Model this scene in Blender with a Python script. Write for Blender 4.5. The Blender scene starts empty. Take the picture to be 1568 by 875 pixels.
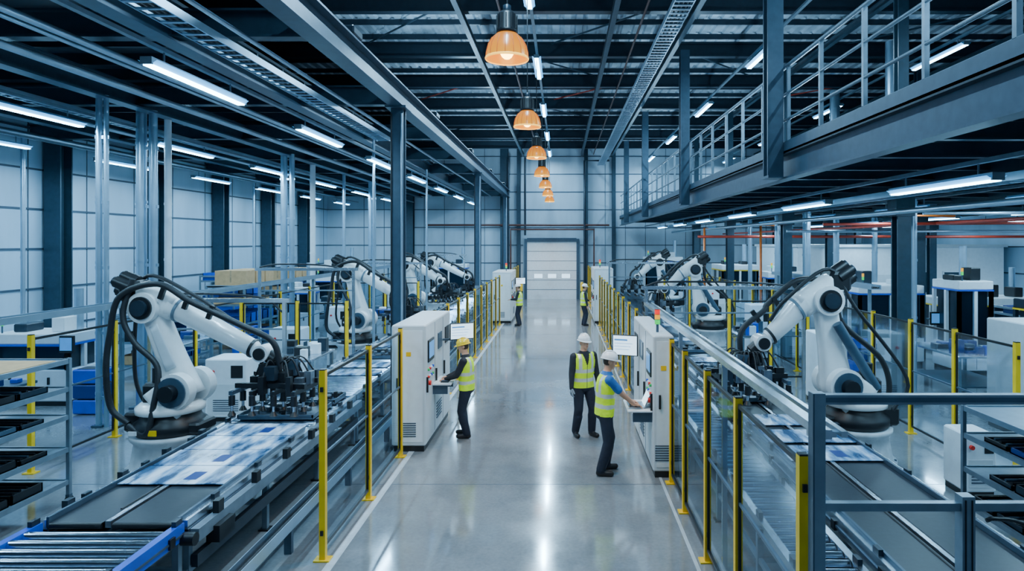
import bpy, math, random
import numpy as np
from mathutils import Vector, Matrix
random.seed(7)
V=Vector
scene=bpy.context.scene
# ------------------------------------------------------------------ materials
MATS={}
def mat(name,col,rough=.5,metal=0.,nscale=8.,namt=.12,bump=0.,bscale=60.,emit=None,estr=0.,coat=0.,stretch=None):
    m=bpy.data.materials.new(name); m.use_nodes=True
    nt=m.node_tree; n=nt.nodes; l=nt.links
    b=n['Principled BSDF']
    tc=n.new('ShaderNodeTexCoord'); mp=n.new('ShaderNodeMapping'); l.new(tc.outputs['Object'],mp.inputs[0])
    if stretch: mp.inputs['Scale'].default_value=stretch
    no=n.new('ShaderNodeTexNoise'); no.inputs['Scale'].default_value=nscale; no.inputs['Detail'].default_value=4
    l.new(mp.outputs[0],no.inputs[0])
    cr=n.new('ShaderNodeValToRGB')
    cr.color_ramp.elements[0].position=.3; cr.color_ramp.elements[1].position=.7
    c0=[max(0,c*(1-namt)) for c in col]; c1=[min(1,c*(1+namt)) for c in col]
    cr.color_ramp.elements[0].color=(*c0,1); cr.color_ramp.elements[1].color=(*c1,1)
    l.new(no.outputs[0],cr.inputs[0]); l.new(cr.outputs[0],b.inputs['Base Color'])
    b.inputs['Roughness'].default_value=rough; b.inputs['Metallic'].default_value=metal
    b.inputs['Coat Weight'].default_value=coat
    if bump>0:
        n2=n.new('ShaderNodeTexNoise'); n2.inputs['Scale'].default_value=bscale; l.new(mp.outputs[0],n2.inputs[0])
        bp=n.new('ShaderNodeBump'); bp.inputs['Strength'].default_value=bump; bp.inputs['Distance'].default_value=.02
        l.new(n2.outputs[0],bp.inputs['Height']); l.new(bp.outputs[0],b.inputs['Normal'])
    if emit:
        b.inputs['Emission Color'].default_value=(*emit,1); b.inputs['Emission Strength'].default_value=estr
    MATS[name]=m
    return m
mat('steel_dark',(.015,.028,.044),.38,.3)
mat('steel_mid',(.055,.095,.14),.36,.3)
mat('steel_blue',(.028,.055,.082),.38,.3)
mat('steel_light',(.18,.25,.31),.36,.4)
mat('alu',(.54,.63,.71),.26,.95)
mat('galv',(.40,.55,.68),.32,.8,nscale=3,namt=.08)
mat('white',(.74,.81,.86),.35,0,namt=.04)
mat('white_robot',(.85,.86,.86),.26,0,nscale=5,namt=.05,coat=.3)
mat('pedestal',(.46,.51,.55),.5,0)
mat('panel_grey',(.60,.66,.70),.38,0,namt=.04)
mat('wall_panel',(.40,.56,.70),.38,.1,nscale=1.2,namt=.12,stretch=(1,1,.2))
mat('wall_back',(.41,.53,.63),.40,.1,nscale=1.0,namt=.14,stretch=(1,1,.3))
mat('seam',(.05,.08,.12),.5,.2)
mat('yellow',(.95,.56,.003),.40,0,namt=.06)
mat('black',(.006,.008,.011),.40,0)
mat('rubber',(.008,.010,.014),.5,0,bump=.2)
mat('belt',(.012,.018,.026),.34,0,nscale=20,namt=.25)
mat('roller',(.48,.60,.72),.18,1.0)
mat('roof_metal',(.44,.54,.62),.5,.2,nscale=1.2,namt=.4)
mat('deck',(.025,.040,.056),.5,.3)
mat('blue',(.005,.075,.52),.38,0)
mat('blue_dark',(.004,.03,.18),.42,0)
mat('red',(.75,.02,.012),.4,0)
mat('red_pipe',(.45,.04,.02),.42,.1)
mat('brown_pipe',(.10,.035,.028),.42,.1)
mat('green',(.02,.5,.12),.4,0)
mat('orange',(.80,.16,.02),.4)
mat('cardboard',(.50,.29,.14),.8)
mat('wood',(.35,.22,.12),.7,nscale=6,namt=.3,stretch=(1,6,6))
mat('screen',(.5,.7,.9),.3,emit=(.58,.83,1.),estr=2.0)
mat('screen_line',(.1,.25,.5),.3,emit=(.05,.3,.75),estr=.7)
mat('led',(.9,.95,1.),.4,emit=(.34,.74,1.),estr=26.)
mat('led_halo',(.3,.6,.9),.4,emit=(.05,.42,1.),estr=1.6)  # cyan halo of the strips, put in as emissive colour
mat('lamp_bulb',(1,.8,.5),.4,emit=(1.,.60,.16),estr=14.)
mat('lamp_rim',(.9,.5,.1),.4,emit=(1.,.52,.06),estr=2.2)
mat('red_lit',(.9,.03,.02),.4,emit=(1,.02,.01),estr=.8)
mat('amber_lit',(.9,.4,.02),.4,emit=(1,.35,.01),estr=.8)
mat('green_lit',(.03,.7,.12),.4,emit=(.02,.8,.1),estr=.5)
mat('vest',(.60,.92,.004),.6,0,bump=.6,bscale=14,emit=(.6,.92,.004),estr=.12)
mat('reflective',(.66,.71,.66),.3,.2)
mat('navy',(.009,.015,.032),.8,0,bump=.7,bscale=12)
mat('dark_shirt',(.014,.018,.026),.8,0,bump=.7,bscale=14)
mat('blue_shirt',(.02,.14,.44),.75,0,bump=.6,bscale=14)
mat('skin',(.64,.33,.21),.5,0,namt=.06)
mat('lips',(.42,.14,.11),.5,0)
mat('hair',(.05,.03,.018),.7,0)
mat('glove',(.24,.29,.34),.7,0)
mat('boot',(.008,.008,.010),.5,0)
mat('helmet_white',(.88,.89,.90),.22,0,namt=.02,coat=.5)
mat('helmet_yellow',(.92,.60,.01),.22,0,namt=.02,coat=.5)
mat('line_white',(.45,.50,.54),.4)
mat('part_metal',(.22,.27,.32),.3,.8,nscale=10,namt=.3)
def sheet_mat():
    m=mat('printed_sheet',(.5,.6,.7),.2,0,nscale=2.6,namt=.0,stretch=(2.2,.55,1))
    cr=[x for x in m.node_tree.nodes if x.type=='VALTORGB'][0]; e=cr.color_ramp.elements
    e[0].position=.40; e[0].color=(.015,.06,.15,1); e[1].position=.62; e[1].color=(.68,.80,.92,1)
    k=cr.color_ramp.elements.new(.50); k.color=(.18,.34,.54,1)
sheet_mat()
def floor_mat():
    m=bpy.data.materials.new('polished_concrete'); m.use_nodes=True
    nt=m.node_tree; n=nt.nodes; l=nt.links; b=n['Principled BSDF']
    tc=n.new('ShaderNodeTexCoord')
    a=n.new('ShaderNodeTexNoise'); a.inputs['Scale'].default_value=.6; a.inputs['Detail'].default_value=9; a.inputs['Roughness'].default_value=.7
    l.new(tc.outputs['Object'],a.inputs[0])
    c=n.new('ShaderNodeValToRGB'); c.color_ramp.elements[0].position=.32; c.color_ramp.elements[1].position=.70
    c.color_ramp.elements[0].color=(.19,.21,.228,1); c.color_ramp.elements[1].color=(.33,.345,.36,1)
    l.new(a.outputs[0],c.inputs[0])
    f=n.new('ShaderNodeTexNoise'); f.inputs['Scale'].default_value=24; f.inputs['Detail'].default_value=6; l.new(tc.outputs['Object'],f.inputs[0])
    mx=n.new('ShaderNodeMix'); mx.data_type='RGBA'; mx.blend_type='MULTIPLY'; mx.inputs[0].default_value=.35
    l.new(c.outputs[0],mx.inputs[6]); l.new(f.outputs[0],mx.inputs[7]); l.new(mx.outputs[2],b.inputs['Base Color'])
    r=n.new('ShaderNodeMapRange'); r.inputs[1].default_value=.3; r.inputs[2].default_value=.7; r.inputs[3].default_value=.07; r.inputs[4].default_value=.21
    l.new(a.outputs[0],r.inputs[0]); l.new(r.outputs[0],b.inputs['Roughness'])
    b.inputs['Specular IOR Level'].default_value=1.0
    b.inputs['Coat Weight'].default_value=.35; b.inputs['Coat Roughness'].default_value=.06
    MATS['floor']=m
floor_mat()
def glass_mat(name,tint,g):
    m=bpy.data.materials.new(name); m.use_nodes=True
    nt=m.node_tree; n=nt.nodes; l=nt.links; n.remove(n['Principled BSDF'])
    t=n.new('ShaderNodeBsdfTransparent'); t.inputs[0].default_value=(*tint,1)
    gl=n.new('ShaderNodeBsdfGlossy'); gl.inputs['Roughness'].default_value=.07; gl.inputs[0].default_value=(.75,.9,1,1)
    fr=n.new('ShaderNodeLayerWeight'); fr.inputs[0].default_value=g
    ml=n.new('ShaderNodeMath'); ml.operation='MULTIPLY'; ml.inputs[1].default_value=.28; l.new(fr.outputs['Fresnel'],ml.inputs[0])
    mx=n.new('ShaderNodeMixShader'); l.new(ml.outputs[0],mx.inputs[0]); l.new(t.outputs[0],mx.inputs[1]); l.new(gl.outputs[0],mx.inputs[2])
    l.new(mx.outputs[0],n['Material Output'].inputs[0]); MATS[name]=m
glass_mat('glass',(.74,.83,.89),.2)
def shade_mat():
    m=bpy.data.materials.new('amber_shade'); m.use_nodes=True
    nt=m.node_tree; n=nt.nodes; l=nt.links; b=n['Principled BSDF']
    tc=n.new('ShaderNodeTexCoord'); s=n.new('ShaderNodeSeparateXYZ'); l.new(tc.outputs['Object'],s.inputs[0])
    r=n.new('ShaderNodeValToRGB'); mr=n.new('ShaderNodeMapRange'); mr.inputs[1].default_value=-.2; mr.inputs[2].default_value=.2
    l.new(s.outputs['Z'],mr.inputs[0]); l.new(mr.outputs[0],r.inputs[0])
    r.color_ramp.elements[0].color=(1.,.46,.03,1); r.color_ramp.elements[1].color=(.30,.05,.002,1)
    k=r.color_ramp.elements.new(.5); k.color=(.85,.26,.008,1)
    l.new(r.outputs[0],b.inputs['Emission Color']); b.inputs['Emission Strength'].default_value=1.15
    b.inputs['Base Color'].default_value=(.35,.09,.006,1)
    b.inputs['Roughness'].default_value=.25; MATS['amber_shade']=m
shade_mat()
for k in ('led','led_halo','screen','screen_line','red_lit','amber_lit','green_lit','vest','amber_shade','lamp_bulb','lamp_rim'):
    MATS[k].cycles.emission_sampling='NONE'

# ------------------------------------------------------------------ mesh builder
def ortho(d):
    d=d.normalized(); a=V((0,0,1)) if abs(d.z)<.9 else V((1,0,0))
    x=d.cross(a).normalized(); y=d.cross(x).normalized(); return x,y
def catmull(pts,k=6):
    p=[V(q) for q in pts]; p=[p[0]*2-p[1]]+p+[p[-1]*2-p[-2]]; out=[]
    for i in range(1,len(p)-2):
        for j in range(k):
            t=j/k; a,b,c,d=p[i-1],p[i],p[i+1],p[i+2]
            out.append(.5*((2*b)+(c-a)*t+(2*a-5*b+4*c-d)*t*t+(-a+3*b-3*c+d)*t**3))
    out.append(p[-2]); return out
class MB:
    def __init__(s): s.v=[];s.f=[];s.m=[];s.s=[];s.M=Matrix.Identity(4);s.names=[]
    def mi(s,n):
        if n not in s.names: s.names.append(n)
        return s.names.index(n)
    def add(s,vs,fs,m,smooth=False):
        o=len(s.v); s.v+= [tuple(s.M@V(v)) for v in vs]; k=s.mi(m)
        for f in fs: s.f.append(tuple(i+o for i in f)); s.m.append(k); s.s.append(smooth)
    def box(s,x0,x1,y0,y1,z0,z1,m):
        s.add([(x0,y0,z0),(x1,y0,z0),(x1,y1,z0),(x0,y1,z0),(x0,y0,z1),(x1,y0,z1),(x1,y1,z1),(x0,y1,z1)],
              [(3,2,1,0),(4,5,6,7),(0,1,5,4),(1,2,6,5),(2,3,7,6),(3,0,4,7)],m)
    def cbox(s,c,d,m): s.box(c[0]-d[0]/2,c[0]+d[0]/2,c[1]-d[1]/2,c[1]+d[1]/2,c[2]-d[2]/2,c[2]+d[2]/2,m)
    def rbox(s,x0,x1,y0,y1,z0,z1,m,r=.02):
        r=min(r,(x1-x0)*.3,(y1-y0)*.3,(z1-z0)*.3)
        def oct(z,ins):
            a,b,c,d=x0+ins,x1-ins,y0+ins,y1-ins
            return [(a+r,c,z),(b-r,c,z),(b,c+r,z),(b,d-r,z),(b-r,d,z),(a+r,d,z),(a,d-r,z),(a,c+r,z)]
        vs=oct(z0,r*.7)+oct(z0+r,0)+oct(z1-r,0)+oct(z1,r*.7)
        fs=[tuple(reversed(range(8))),tuple(range(24,32))]
        for k in range(3):
            for i in range(8): j=(i+1)%8; fs.append((k*8+i,k*8+j,k*8+8+j,k*8+8+i))
        s.add(vs,fs,m)
    def obar(s,p0,p1,w,h,m,up=V((0,0,1))):
        p0=V(p0);p1=V(p1);d=(p1-p0).normalized()
        if abs(d.dot(up))>.95: up=V((0,1,0))
        x=d.cross(up).normalized(); y=x.cross(d).normalized()
        vs=[]
        for p in (p0,p1):
            for a,b in((-1,-1),(1,-1),(1,1),(-1,1)): vs.append(p+x*a*w/2+y*b*h/2)
        s.add(vs,[(0,1,2,3),(7,6,5,4),(0,4,5,1),(1,5,6,2),(2,6,7,3),(3,7,4,0)],m)
    def ibeam(s,p0,p1,h,w,m,t=.03,up=V((0,0,1))):
        p0=V(p0);p1=V(p1);d=(p1-p0).normalized()
        if abs(d.dot(up))>.95: up=V((0,1,0))
        x=d.cross(up).normalized(); y=x.cross(d).normalized()
        o=y*(h/2-t/2)
        s.obar(p0+o,p1+o,w,t,m,up); s.obar(p0-o,p1-o,w,t,m,up); s.obar(p0,p1,t*.7,h-t*2,m,up)
    def cyl(s,p0,p1,r0,m,r1=None,seg=14,sm=True):
        if r1 is None:r1=r0
        s.tube([p0,p1],[r0,r1],m,seg,sm)
    def tube(s,pts,r,m,seg=8,sm=True,sx=1.,sy=1.):
        pts=[V(p) for p in pts]; n=len(pts)
        if not hasattr(r,'__len__'): r=[r]*n
        vs=[];x=None
        for i,p in enumerate(pts):
            d=(pts[min(i+1,n-1)]-pts[max(i-1,0)]).normalized()
            if x is None: x,y=ortho(d)
            else:
                x=(x-d*x.dot(d)).normalized(); y=d.cross(x).normalized()
            for k in range(seg):
                a=2*math.pi*k/seg; vs.append(p+(x*math.cos(a)*sx+y*math.sin(a)*sy)*r[i])
        fs=[]
        for i in range(n-1):
            for k in range(seg):
                j=(k+1)%seg; fs.append((i*seg+k,i*seg+j,(i+1)*seg+j,(i+1)*seg+k))
        s.add(vs,fs,m,sm)
        s.add(vs[:seg],[tuple(reversed(range(seg)))],m); s.add(vs[-seg:],[tuple(range(seg))],m)
    def lathe(s,prof,m,c=(0,0,0),seg=24,sm=True,close=False):
        vs=[];n=len(prof)
        for r,z in prof:
            for k in range(seg):
                a=2*math.pi*k/seg; vs.append((c[0]+r*math.cos(a),c[1]+r*math.sin(a),c[2]+z))
        fs=[(i*seg+k,i*seg+(k+1)%seg,(i+1)*seg+(k+1)%seg,(i+1)*seg+k) for i in range(n-1) for k in range(seg)]
        s.add(vs,fs,m,sm)
    def ell(s,c,r,m,seg=14,rings=8,M=None):
        vs=[];M=M or Matrix.Identity(4)
        for i in range(rings+1):
            t=math.pi*i/rings
            for k in range(seg):
                a=2*math.pi*k/seg
                vs.append(M@V((c[0]+r[0]*math.sin(t)*math.cos(a),c[1]+r[1]*math.sin(t)*math.sin(a),c[2]+r[2]*math.cos(t))))
        fs=[(i*seg+k,(i+1)*seg+k,(i+1)*seg+(k+1)%seg,i*seg+(k+1)%seg) for i in range(rings) for k in range(seg)]
        s.add(vs,fs,m,True)
    def limb(s,p0,p1,w0,w1,t0,t1,m,n=7,seg=16,bulge=.0):
        p0=V(p0);p1=V(p1);d=(p1-p0).normalized(); y=V((0,1,0)); x=d.cross(y).normalized()
        vs=[]
        for i in range(n+1):
            t=i/n; w=(w0*(1-t)+w1*t)*(1-bulge*math.sin(math.pi*t)); th=(t0*(1-t)+t1*t)
            for k in range(seg):
                a=2*math.pi*k/seg; ca,sa=math.cos(a),math.sin(a)
                q=lambda c:math.copysign(abs(c)**.55,c)
                vs.append(p0.lerp(p1,t)+x*q(ca)*w/2+y*q(sa)*th/2)
        fs=[(i*seg+k,i*seg+(k+1)%seg,(i+1)*seg+(k+1)%seg,(i+1)*seg+k) for i in range(n) for k in range(seg)]
        fs+= [tuple(reversed(range(seg))),tuple(range(n*seg,(n+1)*seg))]
        s.add(vs,fs,m,True)
    def mesh(s,name):
        me=bpy.data.meshes.new(name); me.from_pydata(s.v,[],s.f); 
        for k in s.names: me.materials.append(MATS[k])
        me.polygons.foreach_set('material_index',s.m); me.polygons.foreach_set('use_smooth',s.s); me.update()
        return me
    def obj(s,name,loc=(0,0,0),rz=0.,origin=None):
        if origin is not None:
            s.v=[(a[0]-origin[0],a[1]-origin[1],a[2]-origin[2]) for a in s.v]; loc=origin
        return place(s.mesh(name),name,loc,rz)
def place(me,name,loc=(0,0,0),rz=0.):
    o=bpy.data.objects.new(name,me); scene.collection.objects.link(o); o.location=loc; o.rotation_euler[2]=rz; return o

# ------------------------------------------------------------------ shell
XL,XR,YB,YF,ZR=-14.0,18.0,39.0,-3.0,9.3
b=MB(); b.box(XL,XR,YF,YB,-.2,0,'floor'); fl=b.obj('floor')
b=MB()
for y in (4.6,9.16,14.,19.,24.,29.,34.): b.box(XL,XR,y-.006,y+.006,0,.0015,'seam')
b.box(-2.48,-2.39,3,38.5,0,.003,'line_white'); b.box(1.40,1.44,3,38.5,0,.003,'line_white')
b.obj('floor_marking')
b=MB(); b.box(XL-.2,XL,YF,YB,0,ZR,'wall_panel')
z=1.1
while z<ZR: b.box(XL,XL+.03,YF,YB,z-.025,z+.025,'seam'); z+=1.06
y=-2
while y<YB: b.box(XL,XL+.012,y-.012,y+.012,0,ZR,'seam'); y+=2.125
b.obj('wall_left')
b=MB(); b.box(XR,XR+.2,YF,YB,0,ZR,'wall_panel')
z=1.1
while z<ZR: b.box(XR-.03,XR,YF,YB,z-.025,z+.025,'seam'); z+=1.06
b.obj('wall_right')
b=MB(); b.box(XL-.2,XR+.2,YB,YB+.2,0,ZR+.3,'wall_back')
z=1.1
while z<ZR:
    if z>3.6: b.box(XL,XR,YB-.03,YB,z-.025,z+.025,'seam')
    else: b.box(XL,-2.3,YB-.03,YB,z-.025,z+.025,'seam'); b.box(1.1,XR,YB-.03,YB,z-.025,z+.025,'seam')
    z+=1.06
x=XL+1
while x<XR: 
    if not(-2.3<x<1.1): b.box(x-.012,x+.012,YB-.02,YB,0,ZR,'seam')
    x+=1.2
b.obj('wall_back')
b=MB(); x=XL
prof=[]
while x<XR:
    for dx,dz in((0,0),(.16,0),(.2,.06),(.28,.06)): prof.append((x+dx,ZR+dz))
    x+=.32
vs=[]
for px,pz in prof: vs+= [(px,YF,pz),(px,YB,pz)]
fs=[(2*i,2*i+1,2*i+3,2*i+2) for i in range(len(prof)-1)]
b.add(vs,fs,'roof_metal'); b.box(XL,XR,YF,YB,ZR+.1,ZR+.15,'deck'); b.obj('ceiling')
b=MB(); y=.2
while y<YB: b.box(XL,XR,y-.03,y+.03,ZR-.14,ZR-.005,'steel_dark'); y+=1.22
b.obj('roof_purlins')
for i in range(11):
    y=.5+i*3.65
    b=MB(); b.ibeam((XL,y,ZR-.38),(XR,y,ZR-.38),.42,.22,'steel_dark'); b.obj('roof_beam')
b=MB()
for x in (-9,-5.6,-2.3,1.2,3.0,7.,11.5,15): b.ibeam((x,YF,ZR-.7),(x,YB,ZR-.7),.16,.12,'steel_blue',t=.02)
for i in range(0,9):
    y=.5+i*3.65
    for x in (-2.3,3.0,11.5): b.obar((x,y,ZR-.2),(x+ (3.5 if i%2 else -3.3),y+3.65,ZR-.2),.03,.04,'red_pipe' if i%3==0 else 'steel_blue')
for x in (-1.4,1.9): b.cyl((x,YF,ZR-.65),(x,YB-.05,ZR-.65),.03,'brown_pipe',seg=8)
b.obj('roof_bracing')
b=MB()
b.ibeam((0,0,0),(0,0,ZR-.2),.45,.45,'steel_blue',t=.04); b.box(-.3,.3,-.3,.3,0,.03,'steel_dark'); cm=b.mesh('wall_column')
for i in range(9): place(cm,'wall_column',(XL+.28,5.05+4.25*i,0)) if 5.05+4.25*i<YB else None
for x in (-9,-3.4): place(cm,'wall_column',(x,YB-.26,0))
b=MB(); b.ibeam((0,0,0),(0,0,ZR-.2),.24,.22,'steel_blue',t=.03); nm=b.mesh('wall_column')
for x in (-2.55,1.45,3.1): place(nm,'wall_column',(x,YB-.14,0))
b=MB(); b.ibeam((0,0,0),(0,0,4.2),.45,.4,'steel_blue',t=.04); nm=b.mesh('wall_column')
for x in (8,13): place(nm,'wall_column',(x,YB-.26,0))

# door
b=MB()
dx0,dx1=-2.06,.88; YD=YB-.035
b.box(dx0,dx1,YB-.10,YB-.04,0,3.42,'white')
for k in range(1,6): b.box(dx0,dx1,YB-.108,YB-.10,k*.57-.012,k*.57+.012,'seam')
for k in range(3):
    x=dx0+.42+k*.82; b.box(x,x+.5,YB-.112,YB-.10,1.26,1.5,'screen')
    for a,c in((x-.03,x),(x+.5,x+.53)): b.box(a,c,YB-.12,YB-.10,1.23,1.53,'panel_grey')
b.box(dx0-.16,dx0,YB-.16,YD,0,3.6,'steel_mid'); b.box(dx1,dx1+.16,YB-.16,YD,0,3.6,'steel_mid'); b.box(dx0,dx1,YB-.2,YD,3.42,3.65,'steel_mid')
b.obj('door_1')
for x in (dx0-.30,dx1+.30):
    b=MB(); b.lathe([(.09,0),(.09,1.0),(.06,1.06),(.0,1.08)],'yellow'); b.lathe([(.092,.4),(.092,.55)],'black'); b.obj('bollard',(x,YB-.95,0))
b=MB()
b.tube([(-3.0,YB-.6,.3),(-3.0,YB-.6,4.15),(1.9,YB-.6,4.15),(1.9,YB-.6,0.2)],.06,'brown_pipe'); b.tube([(-8,YB-.6,4.4),(1.2,YB-.6,4.4),(2.8,YB-.6,4.4)],.06,'brown_pipe')
b.tube([(-3.15,YB-.6,0),(-3.15,YB-.6,8.4)],.07,'steel_dark'); b.tube([(-2.15,YB-.6,3.8),(-2.15,YB-.6,8.4)],.06,'steel_dark'); b.tube([(1.35,YB-.6,1.),(1.35,YB-.6,8.2),(2.8,YB-.6,8.2)],.07,'steel_dark')
b.obj('wall_pipework')

# ------------------------------------------------------------------ left canopy structure
b=MB()
b.box(XL,-5.4,YF,YB-.1,6.75,6.8,'deck')  # sheet added to darken the upper left; canopy itself is an open grid
for i in range(10):
    y=4.25*i+.2
    if y<YB: b.ibeam((XL,y,6.3),(-3.3,y,6.3),.38,.2,'steel_blue')
y=1.
while y<YB-1:
    b.box(XL+.1,-5.4,y-.03,y+.03,6.55,6.75,'steel_dark'); y+=1.06
for x in (-5.2,-8.4,-11.6): b.ibeam((x,YF,6.25),(x,YB-.1,6.25),.42,.26,'steel_mid')
for x,z,r in((-6.2,6.0,.05),(-6.4,6.0,.035),(-7.4,6.02,.06),(-10.4,6.0,.05),(-12.9,6.0,.07),(-4.0,6.0,.03)): b.cyl((x,YF,z),(x,37,z),r,'galv',seg=8)
b.obj('canopy_frame')
b=MB(); b.ibeam((-3.2,YF,6.25),(-3.2,YB-.1,6.25),.42,.28,'steel_mid'); b.obj('crane_runway_beam')
b=MB(); 
b.ibeam((0,0,0),(0,0,6.04),.24,.24,'steel_mid',t=.035); b.box(-.13,.13,-.13,.13,0,.03,'steel_dark'); b.box(-.2,.2,-.25,.25,6.0,6.04,'steel_mid')
b.cyl((.10,-.15,.1),(.10,-.15,5.9),.022,'galv',seg=8); b.cyl((-.10,-.15,.1),(-.10,-.15,5.9),.016,'rubber',seg=8); b.box(-.09,.09,-.2,-.13,1.4,1.75,'steel_light')
cm=b.mesh('steel_column')
for y in (12.8,24.9,36.8): place(cm,'steel_column',(-3.2,y,0))
def tray(name,x,y0,y1,z,w=.3,m='galv'):
    b=MB(); b.box(x-w/2-.02,x-w/2,y0,y1,z,z+.1,m); b.box(x+w/2,x+w/2+.02,y0,y1,z,z+.1,m)
    y=y0
    while y<y1: b.box(x-w/2,x+w/2,y,y+.05,z,z+.02,m); y+=.22
    for k in range(3): b.cyl((x-w/4+k*w/4,y0,z+.04),(x-w/4+k*w/4,y1,z+.04),.022,'rubber',seg=6)
    return b
for a in ((-4.5,YF,16.5,5.95,.3),(2.3,YF,YB-.7,7.9,.35),(-9.6,2,36,5.95,.25),(5.6,2,36,4.15,.3)): tray('t',*a).obj('cable_tray')
def lowtray(x,y0,y1,z):
    b=tray('t',x,y0,y1,z,.2); y=y0+.3
    while y<y1: b.box(x-.03,x+.03,y-.03,y+.03,0,z,'steel_light'); y+=3.1
    b.obj('cable_tray')
lowtray(-8.15,8.7,34,2.2); lowtray(6.93,14.4,21.2,2.35)
b=MB(); b.cyl((-3.95,YF,6.95),(-3.95,30,6.95),.2,'galv',seg=16)
y=0
while y<30: b.cyl((-3.95,y,6.95),(-3.95,y+.06,6.95),.215,'galv',seg=16); y+=1.4
b.obj('ventilation_duct')
def riser(x,y,r=.1,z1=6.1,m='galv',twin=False):
    b=MB(); b.cyl((0,0,.0),(0,0,z1),r,m,seg=14)
    z=.6
    while z<z1: b.cyl((0,0,z),(0,0,z+.05),r*1.12,m,seg=14); z+=1.2
    b.box(-r*1.6,r*1.6,-r*1.6,r*1.6,0,.04,'steel_mid')
    if twin:
        b.cyl((r*2.4,0,0),(r*2.4,0,z1),r*.8,m,seg=12)
        for q in range(5): b.box(-r*1.2,r*3.4,-r*.3,r*.3,.5+q*1.2,.56+q*1.2,m)
    b.obj('vertical_duct',(x,y,0))
riser(-8.5,12,.055,twin=True); riser(-8.62,13.4,.1,twin=True); riser(-8.5,14.1,.07,m='white'); riser(-8.5,20,.1,twin=True); riser(-8.5,22.3,.09,m='white'); riser(-8.5,25.5,.06); riser(-8.5,29,.08,twin=True); riser(-8.5,35,.1)
riser(-4.95,17.2,.035); riser(-5.0,24.2,.035); riser(-13.2,16,.05); riser(-13.2,20.5,.05); riser(-13.2,28,.05)
# ------------------------------------------------------------------ LED lights
def led_mesh():
    b=MB(); L=2.25
    b.box(-.07,.07,-L/2,L/2,.02,.08,'steel_light'); b.box(-.05,.05,-L/2,L/2,-.02,.02,'led'); b.box(-.07,.07,-L/2-.03,-L/2,-.01,.08,'steel_light'); b.box(-.07,.07,L/2,L/2+.03,-.01,.08,'steel_light')
    for s_ in(-1,1): b.add([(s_*.05,-L/2,.0),(s_*.05,L/2,.0),(s_*.115,L/2,.045),(s_*.115,-L/2,.045)],[(0,1,2,3)],'led_halo')  # glowing flanks imitate the halo, not a fixture part
    for q in(-.8,.8): b.cyl((0,q,.08),(0,q,.22),.012,'steel_light',seg=6)
    return b.mesh('led_strip_light')
ledmesh=led_mesh()
LEDC=(.43,.75,1.)
def led(x,y,z,E=70,col=LEDC):
    o=place(ledmesh,'led_strip_light',(x,y,z))
    L=bpy.data.lights.new('led_lamp','AREA'); L.shape='RECTANGLE'; L.size=.12; L.size_y=2.1; L.energy=E*1.7; L.color=col
    lo=bpy.data.objects.new('led_lamp',L); scene.collection.objects.link(lo); lo.parent=o; lo.location=(0,0,-.03)
def track(x,y0,y1,z):
    b=MB(); b.box(x-.035,x+.035,y0,y1,z,z+.05,'steel_light'); b.obj('lighting_track')
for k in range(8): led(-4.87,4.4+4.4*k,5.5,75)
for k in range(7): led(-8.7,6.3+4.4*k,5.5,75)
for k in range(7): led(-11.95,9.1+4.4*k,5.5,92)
for x in (-4.87,-8.7,-11.95): track(x,-2,38.3,5.72)
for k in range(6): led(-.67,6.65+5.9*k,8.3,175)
track(-.67,-2,38.3,8.52)
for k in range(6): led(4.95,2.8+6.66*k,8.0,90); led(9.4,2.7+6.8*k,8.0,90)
track(4.95,-2,38.3,8.22); track(9.4,-2,38.3,8.22)
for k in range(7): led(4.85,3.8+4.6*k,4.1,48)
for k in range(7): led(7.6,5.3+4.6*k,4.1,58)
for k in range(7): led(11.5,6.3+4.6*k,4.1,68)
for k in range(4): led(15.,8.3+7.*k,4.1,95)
track(4.85,2,38,4.31); track(7.6,3,38,4.31)
def added_uplight(x,y,z,E):  # added fitting and lamp to brighten the roof; the hall has none
    b=MB(); b.rbox(-.12,.12,-.22,.22,.04,.16,'steel_dark',r=.02); b.box(-.10,.10,-.2,.2,.158,.162,'led'); b.box(-.03,.03,-.24,.24,0,.05,'steel_mid')
    o=b.obj('added_roof_uplight',(x,y,z))
    L=bpy.data.lights.new('added_uplight_lamp','AREA'); L.shape='RECTANGLE'; L.size=.2; L.size_y=.4; L.energy=E; L.color=LEDC
    lo=bpy.data.objects.new('added_uplight_lamp',L); scene.collection.objects.link(lo); lo.parent=o; lo.location=(0,0,.18); lo.rotation_euler=(math.pi,0,0)
for k in range(6): added_uplight(-3.2,3.5+6.4*k,6.47,120)
for k in range(6): added_uplight(4.4,5.5+6.2*k,4.81,160)
# ------------------------------------------------------------------ pendants
b=MB()
b.lathe([(.26,-.15),(.255,-.08),(.235,.0),(.19,.09),(.13,.15),(.085,.17)],'amber_shade',seg=32)
b.lathe([(.252,-.15),(.247,-.08),(.227,.0),(.182,.09),(.125,.145)],'amber_shade',seg=32)
b.lathe([(.262,-.165),(.270,-.15),(.262,-.135)],'lamp_rim',seg=32)
for k in range(16):
    a=k*math.pi/8; c,s_=math.cos(a),math.sin(a); b.tube([(.262*c,.262*s_,-.14),(.257*c,.257*s_,-.07),(.237*c,.237*s_,.01),(.19*c,.19*s_,.095)],.004,'orange',seg=5)
b.lathe([(.0,.17),(.13,.155),(.135,.19),(.12,.21),(.115,.38),(.09,.42),(.04,.44),(.0,.44)],'black',seg=24)
for k in range(12):
    a=k*math.pi/6; b.obar((.125*math.cos(a),.125*math.sin(a),.2),(.125*math.cos(a),.125*math.sin(a),.38),.012,.02,'black')
b.lathe([(.05,.44),(.05,.5),(.015,.52)],'steel_dark'); b.cyl((0,0,.5),(0,0,2.48),.012,'black',seg=6)
b.ell((0,0,-.06),(.085,.085,.10),'lamp_bulb')
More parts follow.
